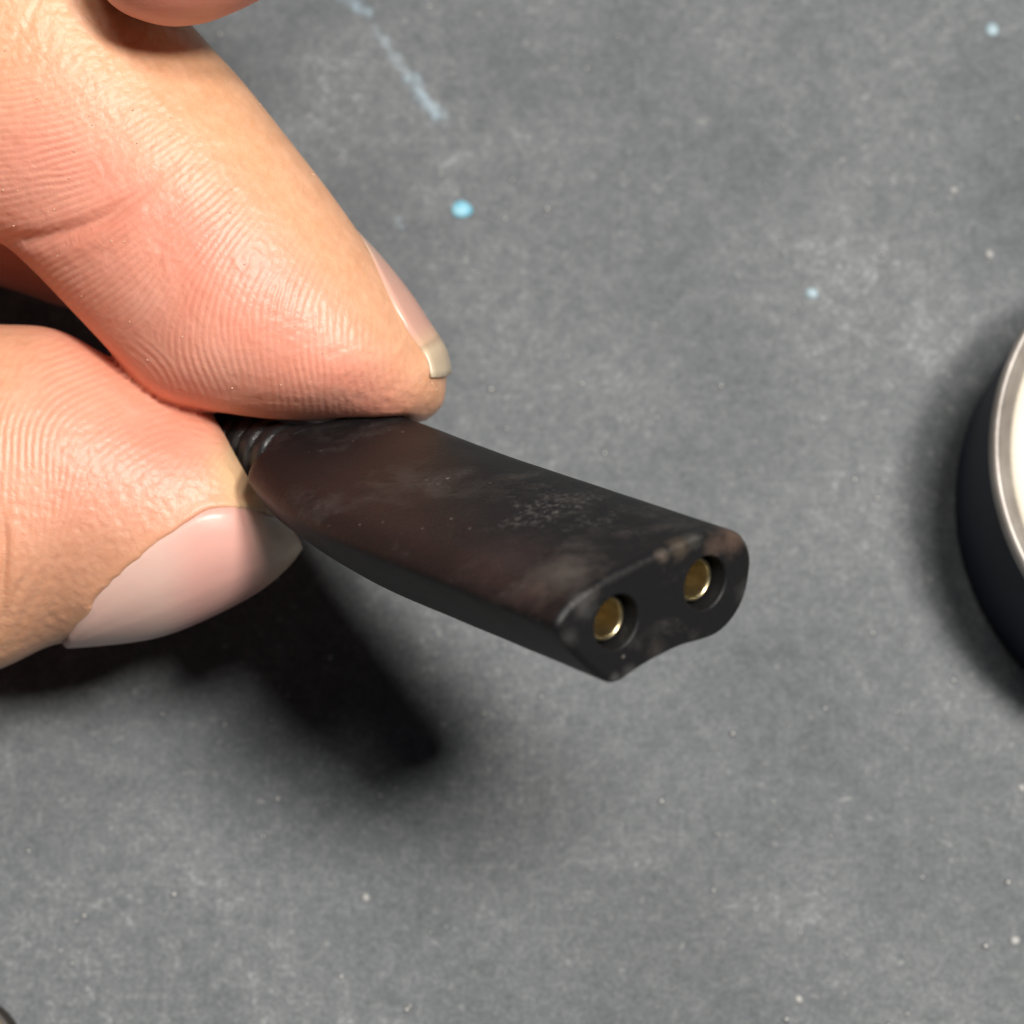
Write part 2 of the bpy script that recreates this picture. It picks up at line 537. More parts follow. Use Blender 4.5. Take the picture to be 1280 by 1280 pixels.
PALM = Sweep([
    ((-430, 380), (-420, -420), 163, 6.0),
    ((-560, 560), (-500, -600), 162, 10.0),
    ((-760, 640), (-700, -720), 162, 12.5),
    ((-1050, 640), (-1000, -640), 162, 13.0),
    ((-1350, 520), (-1320, -480), 161, 13.0),
    ((-1600, 400), (-1600, -330), 160, 13.0),
    ((-1900, 420), (-1900, -330), 160, 14.0),
    ((-2050, 410), (-2050, -320), 160, 13.8)])
LITTLE = Sweep([
    ((-900, -560), (-800, -760), 158, 7.0),
    ((-560, -640), (-500, -860), 152, 6.8),
    ((-260, -620), (-200, -830), 150, 6.4),
    ((-120, -560), (-60, -740), 152, 5.4),
    ((-70, -500), (-20, -640), 155, 3.5),
    ((-50, -480), (-30, -560), 157, 0.8)])

VOX = 0.34
def level_set(sw, hw=13):
    V, Q, Tt = sw.mesh()
    g = vdb.FloatGrid.createLevelSetFromPolygons(V.astype(np.float32), triangles=Tt.astype(np.uint32), quads=Q.astype(np.uint32),
                                                 transform=vdb.createLinearTransform(voxelSize=VOX), halfWidth=hw)
    return g

# bounds in the camera frame
allv = np.vstack([s.mesh()[0] for s in (INDEX, THUMB, MIDDLE, RING, PALM, LITTLE)])
lo = np.floor(allv.min(0) / VOX).astype(int) - 8
hi = np.ceil(allv.max(0) / VOX).astype(int) + 8
shape = tuple((hi - lo).tolist())
def arr(sw):
    a = np.full(shape, 9.0, np.float32)
    level_set(sw).copyToArray(a, ijk=tuple(int(i) for i in lo))
    return a
def smin(a, b, k):
    h = np.clip(0.5 + 0.5 * (b - a) / k, 0, 1)
    return b + (a - b) * h - k * h * (1 - h)

palm = arr(PALM)
field = smin(arr(INDEX), palm, 3.0)
tmp = smin(arr(THUMB), palm, 3.0); field = smin(field, tmp, 0.35)
tmp = smin(arr(MIDDLE), palm, 3.0); field = smin(field, tmp, 0.35)
tmp = smin(arr(RING), palm, 3.0); field = smin(field, tmp, 0.35)
tmp = smin(arr(LITTLE), palm, 3.0); field = smin(field, tmp, 0.35)
del tmp, palm
# press the plug, its relief and the cable into the flesh
def carve_tube(path, radii):
    global field
    path = np.asarray(path); radii = np.asarray(radii) * np.ones(len(path))
    for p, r in zip(path, radii):
        i0 = np.maximum(np.floor((p - r - 2) / VOX).astype(int) - lo, 0); i1 = np.minimum(np.ceil((p + r + 2) / VOX).astype(int) - lo, shape)
        if (i1 <= i0).any(): continue
        g = np.meshgrid(*[(np.arange(i0[k], i1[k]) + lo[k]) * VOX for k in range(3)], indexing='ij')
        d = np.sqrt(sum((g[k] - p[k]) ** 2 for k in range(3))) - r
        sl = tuple(slice(i0[k], i1[k]) for k in range(3))
        field[sl] = -smin(-field[sl], d.astype(np.float32), 0.25)
bmv = np.array([w2cam(np.array(v.co) / MM) for v in plug_body.data.vertices])
plug_body.data.calc_loop_triangles()
# a closed copy of the plug without its holes
n_ = len(outline); ss_ = list(np.linspace(0, END - 1.8, 44)) + list(np.linspace(END - 1.4, END + 0.9, 16))
pv = np.vstack([ring3(body_profile(s), s) for s in ss_])
pq = [(i * n_ + j, i * n_ + (j + 1) % n_, (i + 1) * n_ + (j + 1) % n_, (i + 1) * n_ + j) for i in range(59) for j in range(n_)]
pv = np.vstack([pv, pv[:n_].mean(0), pv[-n_:].mean(0)]); b_ = 60 * n_
pt_ = [(b_, (j + 1) % n_, j) for j in range(n_)] + [(b_ + 1, 59 * n_ + j, 59 * n_ + (j + 1) % n_) for j in range(n_)]
class _M:
    def mesh(self): return pv, np.array(pq), np.array(pt_)
pa = arr(_M())
if pa.min() > -0.5: raise RuntimeError("plug level set is inside out")
field = -smin(-field, pa - 0.02, 0.35)
del pa
carve_tube(relief_path, np.array(relief_rad) + 0.03)
carve_tube(cable_path[::1], 1.5)
# soften a little
for ax_ in range(3):
    field = 0.25 * np.roll(field, 1, ax_) + 0.5 * field + 0.25 * np.roll(field, -1, ax_)
grid = vdb.FloatGrid(4.0)
grid.copyFromArray(field, ijk=tuple(int(i) for i in lo))
grid.transform = vdb.createLinearTransform(voxelSize=VOX)
hv, hq = grid.convertToQuads(isovalue=0.0)
hv = np.array(hv, float); hq = np.array(hq, int)
del field, grid

# keep the largest connected piece
def largest(v, q):
    lab = np.arange(len(v))
    while True:
        m = lab[q].min(1)
        new = lab.copy()
        for k in range(4): np.minimum.at(new, q[:, k], m)
        new = new[new]
        if (new == lab).all(): break
        lab = new
    ids, cnt = np.unique(lab, return_counts=True)
    keep = lab == ids[cnt.argmax()]
    idx = np.cumsum(keep) - 1
    return v[keep], idx[q[keep[q[:, 0]]]]
hv, hq = largest(hv, hq)

# refine the faces the lens can see
def vnormals(v, q):
    n = np.cross(v[q[:, 2]] - v[q[:, 0]], v[q[:, 3]] - v[q[:, 1]])
    out = np.zeros_like(v)
    for k in range(q.shape[1]): np.add.at(out, q[:, k], n)
    return out / np.maximum(np.linalg.norm(out, axis=1), 1e-12)[:, None]
hn = vnormals(hv, hq)
if (hn * (hv - hv.mean(0))).sum() < 0:
    hq = hq[:, ::-1]; hn = -hn

def to_bm(v, q):
    me = bpy.data.meshes.new("t"); me.from_pydata(v.tolist(), [], q.tolist())
    bm = bmesh.new(); bm.from_mesh(me); bpy.data.meshes.remove(me); return bm
bm = to_bm(hv, hq)
bm.faces.ensure_lookup_table()
fc = hv[hq].mean(1); fnn = hn[hq].mean(1)
fx, fy = pix(fc)
facing = (fnn * (-fc / np.linalg.norm(fc, axis=1)[:, None])).sum(1)
sel = (facing > -0.15) & (fx > -40) & (fx < 600) & (fy > -40) & (fy < 860) & (fc[:, 2] > -159)
fs = [bm.faces[i] for i in np.nonzero(sel)[0]]
for it in range(2):
    es = list({e for f in fs for e in f.edges})
    r = bmesh.ops.subdivide_edges(bm, edges=es, cuts=1, use_grid_fill=True, smooth=0.0)
    if it == 0:
        inner = {f for f in r["geom_inner"] if isinstance(f, bmesh.types.BMFace)}
        fs = []
        for f in bm.faces:
            c_ = f.calc_center_median()
            if c_.z < -159.5: continue
            x_ = 640 - c_.x / c_.z * F; y_ = 640 + c_.y / c_.z * F
            if -30 < x_ < 590 and -30 < y_ < 850 and f.calc_area() < VOX * VOX * 0.5: fs.append(f)
# relax the refined surface
bmesh.ops.triangulate(bm, faces=[f for f in bm.faces if len(f.verts) > 4])
bm.verts.ensure_lookup_table()
hv = np.array([v.co[:] for v in bm.verts])
E_ = np.array([[e.verts[0].index, e.verts[1].index] for e in bm.edges])
def relax(v, lam):
    s = np.zeros_like(v); c = np.zeros(len(v))
    np.add.at(s, E_[:, 0], v[E_[:, 1]]); np.add.at(s, E_[:, 1], v[E_[:, 0]])
    np.add.at(c, E_[:, 0], 1); np.add.at(c, E_[:, 1], 1)
    return v + lam * (s / c[:, None] - v)
for _ in range(6):
    hv = relax(hv, 0.6); hv = relax(hv, -0.61)
for _ in range(3): hv = relax(hv, 0.5)
def bm_normals():
    for v, c in zip(bm.verts, hv): v.co = c
    bm.normal_update()
    return np.array([v.normal[:] for v in bm.verts])
hn = bm_normals()
if (hn * (hv - hv.mean(0))).sum() < 0:
    bmesh.ops.reverse_faces(bm, faces=bm.faces); hn = bm_normals()

# ---- nails (parts of the hand), made before the flesh is shaped round them
def nail_grid(sw, t0, t1, pc, dp, off, ext, na=26, nb=34, grow=0.0, neg=1.0, rl=0.45, pw=0.43, bend=0.0, corner=0.45):
    rows = []
    rows_n = []
    def S(t, ph): return sw.pt(t, ph)
    for j in range(nb + 1):
        b = j / nb
        rr = []
        for i in range(na + 1):
            a = -1 + 2 * i / na
            # rounded at the root, nearly full width afterwards
            u = min(1.0, b / rl)
            half = max(u ** pw if pw < 1 else (1 - (1 - u) ** 2) ** 0.62, 0.13)
            ph = pc + a * (dp if a > 0 else dp * neg) * half + (grow * (a + 1) / 2 * min(1, b * 1.3) if a > -1 else 0)
            t = t0 + (t1 - t0) * min(b, 1.0)
            p = S(t, ph)
            eps = 0.02
            n = np.cross(S(t, ph + eps) - S(t, ph - eps), S(t + 0.2, ph) - S(t - 0.2, ph))
            n /= np.linalg.norm(n)
            c = sw.row(t)[:3]
            if np.dot(n, p - c) < 0: n = -n
            o = off(a, b)
            rr.append(p + n * o)
        rows.append(rr)
    # free edge carries straight on
    d = np.mean([np.array(rows[-1][i]) - np.array(rows[-5][i]) for i in range(na // 4, na - na // 4)], 0)
    d /= np.linalg.norm(d)
    for e in np.linspace(0, 1, 7)[1:]:
        rr = []
        for i in range(na + 1):
            a = -1 + 2 * i / na
            cut = ext * (1 - corner * abs(a) ** 4 + 0.035 * math.sin(17 * a + 1) + 0.03 * math.sin(41 * a))
            rr.append(np.array(rows[nb][i]) + (d + bend * e * np.array([-0.22, -0.30, 0.0])) * e * cut)
        rows.append(rr)
    return np.array(rows)

def grid_faces(nr, nc):
    return [(j * nc + i, j * nc + i + 1, (j + 1) * nc + i + 1, (j + 1) * nc + i) for j in range(nr - 1) for i in range(nc - 1)]

def smooth_grid(G, k):
    for _ in range(k):
        H_ = G.copy()
        H_[1:-1] = 0.25 * G[:-2] + 0.5 * G[1:-1] + 0.25 * G[2:]
        G2 = H_.copy()
        G2[:, 1:-1] = 0.25 * H_[:, :-2] + 0.5 * H_[:, 1:-1] + 0.25 * H_[:, 2:]
        G = G2
    return G

R_ = math.radians
def thumb_args(m, u): return nail_grid(THUMB, (5.3 + m) * 8, 11.0 * 8, R_(6), R_(84) - m * 0.2, lambda a, b: 0.06 + 0.06 * b - 0.42 * abs(a) ** 7 * (1 - 0.5 * b), 0.2 - 0.1 * (m > 0), grow=R_(6), neg=0.62)
def index_args(m, u): return nail_grid(INDEX, (8.25 + m) * 8, 11.9 * 8, R_(-30), R_(64) - m * 0.2,
                                    lambda a, b: -0.10 + 1.15 * min(1, b * 1.5) ** 0.9 * (1 - 0.8 * a * a), 1.9 - 1.5 * (m > 0), rl=0.95, pw=2, bend=1.35, corner=0.22)
thumb_nail = smooth_grid(thumb_args(0, 0), 3)
thumb_inner = smooth_grid(thumb_args(0.2, 0), 3)
index_nail = smooth_grid(index_args(0, 0), 3)
index_inner = smooth_grid(index_args(0.12, 0), 3)

def fit_flesh(G, under=0.12, rim=0.22):
    """Sink the flesh under a nail and raise a fold along its border."""
    global hv
    nr, nc = G.shape[:2]
    G = G[3:]; nr -= 3
    V = G.reshape(-1, 3); Fq = grid_faces(nr, nc)
    bv = BVHTree.FromPolygons([Vector(p) for p in V], Fq)
    c = V.mean(0); rad = np.linalg.norm(V - c, axis=1).max() + 2.5
    gn = vnormals(V, np.array(Fq))
    # outward = away from the finger's inside
    sgn = 1.0
    ids = np.nonzero(np.linalg.norm(hv - c, axis=1) < rad)[0]
    if (gn * hn_mean(ids, V)).sum() < 0: sgn = -1.0
    for i in ids:
        p = Vector(hv[i])
        loc, nrm, fi, dist = bv.find_nearest(p, 3.0)
        if loc is None: continue
        nrm = np.array(nrm) * sgn
        if np.dot(hn[i], nrm) < 0.1: continue
        loc = np.array(loc); d = hv[i] - loc
        h = np.dot(d, nrm); lat = np.linalg.norm(d - nrm * h)
        j, k = divmod(fi, nc - 1)
        edge = lat > 0.03
        if not edge:
            if h > -under and h < 2.2:
                hv[i] = hv[i] - nrm * (h + under)
        elif abs(h) < 1.8 and j < nr - 9:
            hv[i] = hv[i] + hn[i] * rim * math.exp(-((lat - 0.25) / 0.55) ** 2)
def hn_mean(ids, V):
    m = hn[ids].mean(0) if len(ids) else np.zeros(3)
    # use local direction: from hand vertices' centroid to the nail
    q = V.mean(0) - hv[ids].mean(0)
    return np.tile(q, (len(V), 1))
fit_flesh(thumb_inner, 0.10, 0.24)
fit_flesh(index_inner, 0.10, 0.0)
def fill_under(G, r0, gap):
    """Flesh fills the space below the free edge of a nail."""
    global hv
    G = G[r0:39]; V = G.reshape(-1, 3); bv = BVHTree.FromPolygons([Vector(p) for p in V], grid_faces(G.shape[0], G.shape[1]))
    c = V.mean(0); rad = np.linalg.norm(V - c, axis=1).max() + 2
    core = INDEX.rows[11 * 8][:3]
    for i in np.nonzero(np.linalg.norm(hv - c, axis=1) < rad)[0]:
        q = bv.find_nearest(Vector(hv[i]), 1.6)
        if q[0] is None: continue
        loc = np.array(q[0]); d = loc - hv[i]
        if np.dot(loc - core, loc - core) < np.dot(hv[i] - core, hv[i] - core) or np.dot(hn[i], d) < 0: continue
        L = np.linalg.norm(d)
        if L > gap: hv[i] = hv[i] + d / L * (L - gap) * min(1, max(0, (1.6 - L) / 0.5))
fill_under(index_nail, 26, 0.16)
def nail_band(G, r):
    V = G.reshape(-1, 3); bv = BVHTree.FromPolygons([Vector(p) for p in V], grid_faces(*G.shape[:2]))
    c = V.mean(0); rad = np.linalg.norm(V - c, axis=1).max() + r
    m = np.zeros(len(hv))
    for i in np.nonzero(np.linalg.norm(hv - c, axis=1) < rad)[0]:
        q = bv.find_nearest(Vector(hv[i]), r)
        if q[0] is not None: m[i] = 1 - q[3] / r
    return m
for G_ in (thumb_nail,):
    w_ = np.clip(nail_band(G_, 2.0) * 2, 0, 1)[:, None]
    for _ in range(12): hv = hv + (relax(hv, 0.5) - hv) * w_
w_ = np.clip(nail_band(thumb_nail[:9], 2.4) * 2.5, 0, 1)[:, None]
for _ in range(40): hv = hv + (relax(hv, 0.5) - hv) * w_
w_ = np.clip(nail_band(index_nail[30:], 1.8) * 1.6, 0, 1)[:, None]
for _ in range(8): hv = hv + (relax(hv, 0.5) - hv) * w_
for _ in range(2): hv = relax(hv, 0.45)
hn = bm_normals()

# ---- skin relief: ridges grown with oriented filters, creases, wrinkles
hx, hy = pix(hv)
X0, Y0, STEP = -40.0, -40.0, 2.0
GX, GY = 320, 450
gx, gy = np.meshgrid(X0 + STEP * np.arange(GX), Y0 + STEP * np.arange(GY))
index_dirs = [(-30, 150, 3), (60, 200, 8), (100, 250, 16), (0, 230, 6), (150, 290, 34), (150, 357, 38), (187, 374, 56), (234, 397, 80), (281, 444, 101),
              (258, 479, 120), (350, 470, 99), (450, 470, 99), (520, 480, 101), (300, 330, 60), (350, 280, 46), (400, 330, 58),
              (420, 400, 88), (480, 420, 86), (250, 260, 40), (130, 400, 28), (200, 120, 28), (300, 180, 45), (60, 330, 30), (170, 450, 140)]
thumb_dirs = [(60, 440, 16), (94, 444, 20), (150, 480, 18), (200, 520, 12), (250, 540, 160), (20, 560, 92), (20, 650, 90), (60, 600, 88), (150, 570, 30),
              (250, 580, 60), (10, 740, 95), (60, 760, 60), (20, 480, 60), (120, 660, 60)]
def orient(pts):
    c = np.zeros(gx.shape); s = np.zeros(gx.shape)
    for x, y, a in pts:
        w = 1 / ((gx - x) ** 2 + (gy - y) ** 2 + 300) ** 1.4
        c += w * math.cos(2 * R_(a)); s += w * math.sin(2 * R_(a))
    return 0.5 * np.arctan2(s, c)         # ridge direction, y up
th_line = np.interp(gx, [-60, 0, 60, 130, 200, 265, 300], [404, 407, 411, 445, 489, 516, 545])
on_thumb = gy > th_line
ori = np.where(on_thumb, orient(thumb_dirs), orient(index_dirs)) % np.pi
NA = 20
wl = 9.0 / STEP                            # ridge spacing in cells
fxq = np.fft.fftfreq(GX)[None, :]; fyq = np.fft.fftfreq(GY)[:, None]
banks = []
for k in range(NA):
    a = math.pi * k / NA
    # ridge direction a (y up) -> gradient direction in image axes
    gxd, gyd = math.sin(a), math.cos(a)
    u = fxq * gxd + fyq * gyd; v = -fxq * gyd + fyq * gxd
    g = np.exp(-((np.abs(u) - 1 / wl) ** 2) / (2 * 0.042 ** 2) - v ** 2 / (2 * 0.040 ** 2))
    banks.append(g)
f = rng.standard_normal(gx.shape)
pos = ori / math.pi * NA
k0 = np.floor(pos).astype(int) % NA; fr = pos - np.floor(pos); k1 = (k0 + 1) % NA
for it in range(9):
    Ff = np.fft.fft2(f)
    out = np.zeros_like(f)
    for k in range(NA):
        r = np.real(np.fft.ifft2(Ff * banks[k]))
        out += np.where(k0 == k, r * (1 - fr), 0) + np.where(k1 == k, r * fr, 0)
    f = np.tanh(1.6 * out / out.std())
ridge = f
fine = rng.standard_normal(gx.shape)       # soft irregularity for the ridges and fine skin grain
def blur(a, s):
    k = np.exp(-2 * (math.pi * s) ** 2 * (fxq ** 2 + fyq ** 2)); return np.real(np.fft.ifft2(np.fft.fft2(a) * k))
patch = blur(fine, 9); patch /= patch.std()
grain = blur(rng.standard_normal(gx.shape), 1.4); grain -= blur(grain, 4); grain /= grain.std()
lump = blur(rng.standard_normal(gx.shape), 22); lump /= lump.std()
def sample(a):
    u = np.clip((hx - X0) / STEP, 0, GX - 1.001); v = np.clip((hy - Y0) / STEP, 0, GY - 1.001)
    i, j = u.astype(int), v.astype(int); fu, fv = u - i, v - j
    return (a[j, i] * (1 - fu) + a[j, i + 1] * fu) * (1 - fv) + (a[j + 1, i] * (1 - fu) + a[j + 1, i + 1] * fu) * fv
def gauss(x, y, r): return np.exp(-(((gx - x) ** 2 + (gy - y) ** 2) / (r * r)))
pad = np.clip(gauss(320, 440, 190) * 1.2 + gauss(140, 330, 130) + gauss(30, 210, 120) * 0.9 + gauss(480, 490, 90) * 0.6, 0, 1)
dors = np.clip(((gx - 245) * 0.81 - (gy - 35) * 0.585 + 95) / 70, 0, 1)   # side of the finger with no prints
A_i = pad * (1 - 0.55 * np.clip((gy - 455) / 40, 0, 1)) * (1 - dors) * (1 - 0.75 * gauss(150, 450, 55))
A_t = np.clip(gauss(90, 455, 90) * 0.55 + gauss(190, 520, 80) * 0.5 + gauss(20, 600, 95) * 1.1 + gauss(270, 545, 40) * 0.4, 0, 1.1)
amp = np.where(on_thumb, A_t, A_i) * np.clip(1 + 0.45 * patch, 0.2, 1.7)
disp = 0.018 * amp * ridge + 0.013 * grain * (1 - 0.6 * np.clip(amp, 0, 1)) + 0.05 * lump
def crease(pts, w, depth, puff=0.5):
    pts = catmull(pts, 12); d2 = np.full(gx.shape, 1e9); tt = np.zeros(gx.shape)
    for k, (x, y) in enumerate(pts):
        e = (gx - x) ** 2 + (gy - y) ** 2
        m = e < d2; d2[m] = e[m]; tt[m] = k / (len(pts) - 1)
    fade = np.clip(tt * 5, 0, 1) * np.clip((1 - tt) * 2.2, 0, 1) ** 1.3
    d = np.sqrt(d2)
    return fade * depth * (-np.exp(-(d / w) ** 2) + puff * 0.5 * np.exp(-((d - 2.4 * w) / (1.6 * w)) ** 2))
disp += crease([(-30, 300), (20, 302), (70, 293), (120, 276), (160, 252), (195, 222), (228, 195)], 9, 0.36)
disp += crease([(60, 318), (110, 292), (150, 268), (185, 240)], 5, 0.10)
disp += crease([(0, 70), (25, 45), (45, 10), (60, -40)], 6, 0.06)
disp += crease([(4, 640), (6, 690), (4, 740), (8, 800)], 5, 0.25)
for k in range(5):
    x0 = 12 + 9 * k + rng.uniform(-4, 4); y0 = 725 + rng.uniform(-25, 30)
    disp += np.where(on_thumb, crease([(x0 + 30, y0 - 25), (x0 + 8, y0 + 12), (x0 - 8, y0 + 50), (x0 - 14, y0 + 82)], 4.0, 0.045), 0)
front = np.clip(((hn * (-hv / np.linalg.norm(hv, axis=1)[:, None])).sum(1) - 0.10) / 0.35, 0, 1)
inside = (hx > X0 + 2) & (hx < X0 + STEP * GX - 4) & (hy > Y0 + 2) & (hy < Y0 + STEP * GY - 4) & (hv[:, 2] > -158.5)
not_mid = 1 - np.clip((hv[:, 2] + 143.0) / 2.0, 0, 1) * np.clip((60 - hy) / 25, 0, 1) * np.clip((hx - 100) / 40, 0, 1)
def near_nail(G):
    V = G.reshape(-1, 3); bv = BVHTree.FromPolygons([Vector(p) for p in V], grid_faces(*G.shape[:2]))
    c = V.mean(0); rad = np.linalg.norm(V - c, axis=1).max() + 1
    m = np.zeros(len(hv))
    for i in np.nonzero(np.linalg.norm(hv - c, axis=1) < rad)[0]:
        r = bv.find_nearest(Vector(hv[i]), 1.5)
        if r[0] is not None: m[i] = 1 - min(1, r[3] / 0.8)
    return m
nn = np.maximum(near_nail(thumb_nail), near_nail(index_nail))
hv = hv + hn * (sample(disp) * front * inside * not_mid * (1 - np.clip(nn * 1.6, 0, 1)))[:, None]
for v, c in zip(bm.verts, cam2w(hv) * MM): v.co = c

# skin colour: pinker pads, paler sides, blanched where the thumb presses
pink = np.where(on_thumb, np.clip(gauss(230, 560, 110) * 0.8 + gauss(60, 600, 150) * 0.65 + gauss(100, 450, 90) * 0.4, 0, 1), np.clip(pad * (1 - 0.75 * dors), 0, 1))
pink = blur(pink, 5)
pinkv = np.where(inside, sample(pink), 0.5)
pinkv = np.where(hv[:, 2] < -159, 1.0, pinkv)
pinkv = np.where((hy < 36) & (hx > 130) & (hv[:, 2] > -141.5), 1.0, pinkv)
blanch = np.clip(gauss(312, 600, 34) + gauss(300, 575, 30) + gauss(330, 625, 30), 0, 1) * on_thumb
blanchv = np.where(inside, sample(blur(blanch, 2)), 0)
brown = np.clip(gauss(120, 700, 70) + gauss(40, 770, 70), 0, 1) * on_thumb
brownv = np.where(inside, sample(blur(brown, 4)), 0)
ridv = np.where(inside, sample(ridge * np.clip(amp, 0, 1)), 0) * front
me = bpy.data.meshes.new("hand")
bm.to_mesh(me); bm.free()
for nm, a in (("pink", pinkv), ("blanch", blanchv), ("brown", brownv), ("ridge", ridv)):
    at = me.attributes.new(nm, 'FLOAT', 'POINT'); at.data.foreach_set("value", a.astype(np.float32))
me.polygons.foreach_set("use_smooth", [True] * len(me.polygons))

def skin_material():
    m = Mat("skin")
    c = m.coord()
    mott = m.noise(c, 2.2, 4, 0.6)
    mott2 = m.noise(c, 9, 4, 0.65)
    tan = m.mix(m.ramp(mott2, [(0.35, (0, 0, 0)), (0.7, (1, 1, 1))]), (0.66, 0.35, 0.19), (0.75, 0.43, 0.26))
    rose = m.mix(m.ramp(mott, [(0.35, (0, 0, 0)), (0.68, (1, 1, 1))]), (0.72, 0.285, 0.20), (0.77, 0.36, 0.265))
    col = m.mix(m.attr("pink").outputs["Fac"], tan, rose)
    col = m.mix(m.math('MULTIPLY', m.attr("brown").outputs["Fac"], 0.5), col, (0.46, 0.23, 0.145))
    col = m.mix(m.math('MULTIPLY', m.attr("blanch").outputs["Fac"], 0.8), col, (0.70, 0.49, 0.28))
    rf = m.math('MULTIPLY', m.math('MULTIPLY', m.attr("ridge").outputs["Fac"], -1.0, True), 0.20)
    col = m.mix(rf, col, (0.50, 0.17, 0.10))
    m.l(col, m.b.inputs["Base Color"])
    m.b.inputs["Subsurface Weight"].default_value = 0.45
    m.b.inputs["Subsurface Radius"].default_value = (1.0, 0.38, 0.22)
    m.b.inputs["Subsurface Scale"].default_value = 0.09
    m.set(Roughness=0.45)
    m.b.inputs["Specular IOR Level"].default_value = 0.5
    vor = m.n("ShaderNodeTexVoronoi", feature='DISTANCE_TO_EDGE'); vor.inputs["Scale"].default_value = 22
    m.l(c, vor.inputs["Vector"])
    e = m.ramp(vor.outputs["Distance"], [(0.0, (0, 0, 0)), (0.22, (1, 1, 1))])
    fn = m.noise(c, 70, 3, 0.6)
    n1 = m.bump(e, 0.15, 0.005)
    n2 = m.bump(fn, 0.30, 0.004, n1)
    m.l(n2, m.b.inputs["Normal"])
    return m.m
me.materials.append(skin_material())
hand = bpy.data.objects.new("hand", me)
COL.objects.link(hand)
tag(hand, "bare hand pinching the black plug between index finger and thumb", "hand")

def nail_material(name, long_edge):
    m = Mat(name)
    c = m.coord()
    lon = m.attr("along").outputs["Fac"]
    bed = m.ramp(lon, [(0.0, (0.60, 0.40, 0.31)), (0.26, (0.60, 0.40, 0.31)), (0.36, (0.60, 0.34, 0.27)), (0.70, (0.62, 0.34, 0.27)), (0.80, (0.66, 0.43, 0.29)),
                       (0.83, (0.46, 0.33, 0.22)), (0.87, (0.64, 0.52, 0.36)), (1.0, (0.68, 0.58, 0.42))])
    if not long_edge:
        bed = m.ramp(lon, [(0.0, (0.70, 0.46, 0.40)), (0.26, (0.70, 0.47, 0.41)), (0.36, (0.72, 0.39, 0.34)), (0.54, (0.72, 0.38, 0.33)), (0.66, (0.70, 0.49, 0.37)), (0.78, (0.58, 0.40, 0.24)), (1.0, (0.44, 0.25, 0.14))])
    col = m.mix(m.math('MULTIPLY', m.noise(c, 6, 3), 0.25), bed, (0.66, 0.44, 0.34))
    m.l(col, m.b.inputs["Base Color"])
    m.b.inputs["Subsurface Weight"].default_value = 0.3
    m.b.inputs["Subsurface Radius"].default_value = (1.0, 0.5, 0.35)
    m.b.inputs["Subsurface Scale"].default_value = 0.05
    m.set(Roughness=0.36)
    if long_edge:
        m.l(m.ramp(lon, [(0.84, (0, 0, 0)), (0.93, (0.28, 0.28, 0.28))]), m.b.inputs["Transmission Weight"])
    m.l(m.bump(m.math('ADD', m.math('MULTIPLY', m.attr("across").outputs["Fac"], 1.0), m.math('MULTIPLY', m.noise(c, 14, 4), 0.7)), 0.35, 0.006), m.b.inputs["Normal"])
    return m.m
def make_nail(G, name, thick, tipcol, long_edge):
    nr, nc = G.shape[:2]
    V = G.reshape(-1, 3); n = vnormals(V, np.array(grid_faces(nr, nc)))
    # make the normals point out of the finger
    inner = np.array(sorted(np.linalg.norm(hv - V.mean(0), axis=1).argsort()[:400]))
    if (n.mean(0) * (V.mean(0) - hv[np.linalg.norm(hv - V.mean(0), axis=1) < 6].mean(0))).sum() < 0: n = -n
    tk = np.repeat(np.clip(thick + 0 * np.arange(nr), 0.1, 9), nc) if np.isscalar(thick) else np.repeat(np.asarray(thick), nc)
    V2 = np.vstack([V, V - n * tk[:, None]])
    fq = grid_faces(nr, nc); N = nr * nc
    fa = list(fq) + [tuple(N + i for i in reversed(q)) for q in fq]
    rim = [i for i in range(nc)] + [j * nc + nc - 1 for j in range(1, nr)] + [(nr - 1) * nc + i for i in range(nc - 2, -1, -1)] + [j * nc for j in range(nr - 2, 0, -1)]
    for a, b in zip(rim, rim[1:] + rim[:1]): fa.append((a, b, N + b, N + a))
    o = mesh_obj(name, V2, fa, nail_material(name, long_edge), hand)
    al = np.tile(np.repeat(np.linspace(0, 1, nr), nc), 2)
    at = o.data.attributes.new("along", 'FLOAT', 'POINT'); at.data.foreach_set("value", al.astype(np.float32))
    ridge_ = 0.5 + 0.5 * np.sin(np.arange(nc) * 2.1 + np.sin(np.arange(nc) * 0.9))
    at = o.data.attributes.new("across", 'FLOAT', 'POINT'); at.data.foreach_set("value", np.tile(np.tile(ridge_, nr), 2).astype(np.float32))
    return o
make_nail(thumb_nail, "fingernail", 0.32, (0.66, 0.44, 0.26), 0)["label"] = "broad pale thumbnail with a light half moon"
make_nail(index_nail, "fingernail", np.interp(np.arange(41), [0, 24, 35, 41], [0.9, 0.8, 0.30, 0.14]), None, 1)["label"] = "long index fingernail with a yellowish free edge"

# ------------------------------------------------------------------ round tin at the right edge
def lathe(name, prof, centre, mat, parent, n=128):
    th = np.linspace(0, 2 * np.pi, n, endpoint=False)
    vs, fs = [], []
    for r, z in prof:
        vs.append(np.stack([centre[0] + r * np.cos(th), centre[1] + r * np.sin(th), np.full(n, z)], -1))
    for i in range(len(prof) - 1):
        for j in range(n):
            fs.append((i * n + j, i * n + (j + 1) % n, (i + 1) * n + (j + 1) % n, (i + 1) * n + j))
    fs.append(tuple(range(n))); fs.append(tuple(range((len(prof) - 1) * n, len(prof) * n)))
    return mesh_obj(name, np.vstack(vs), fs, mat, parent, cam_frame=False)

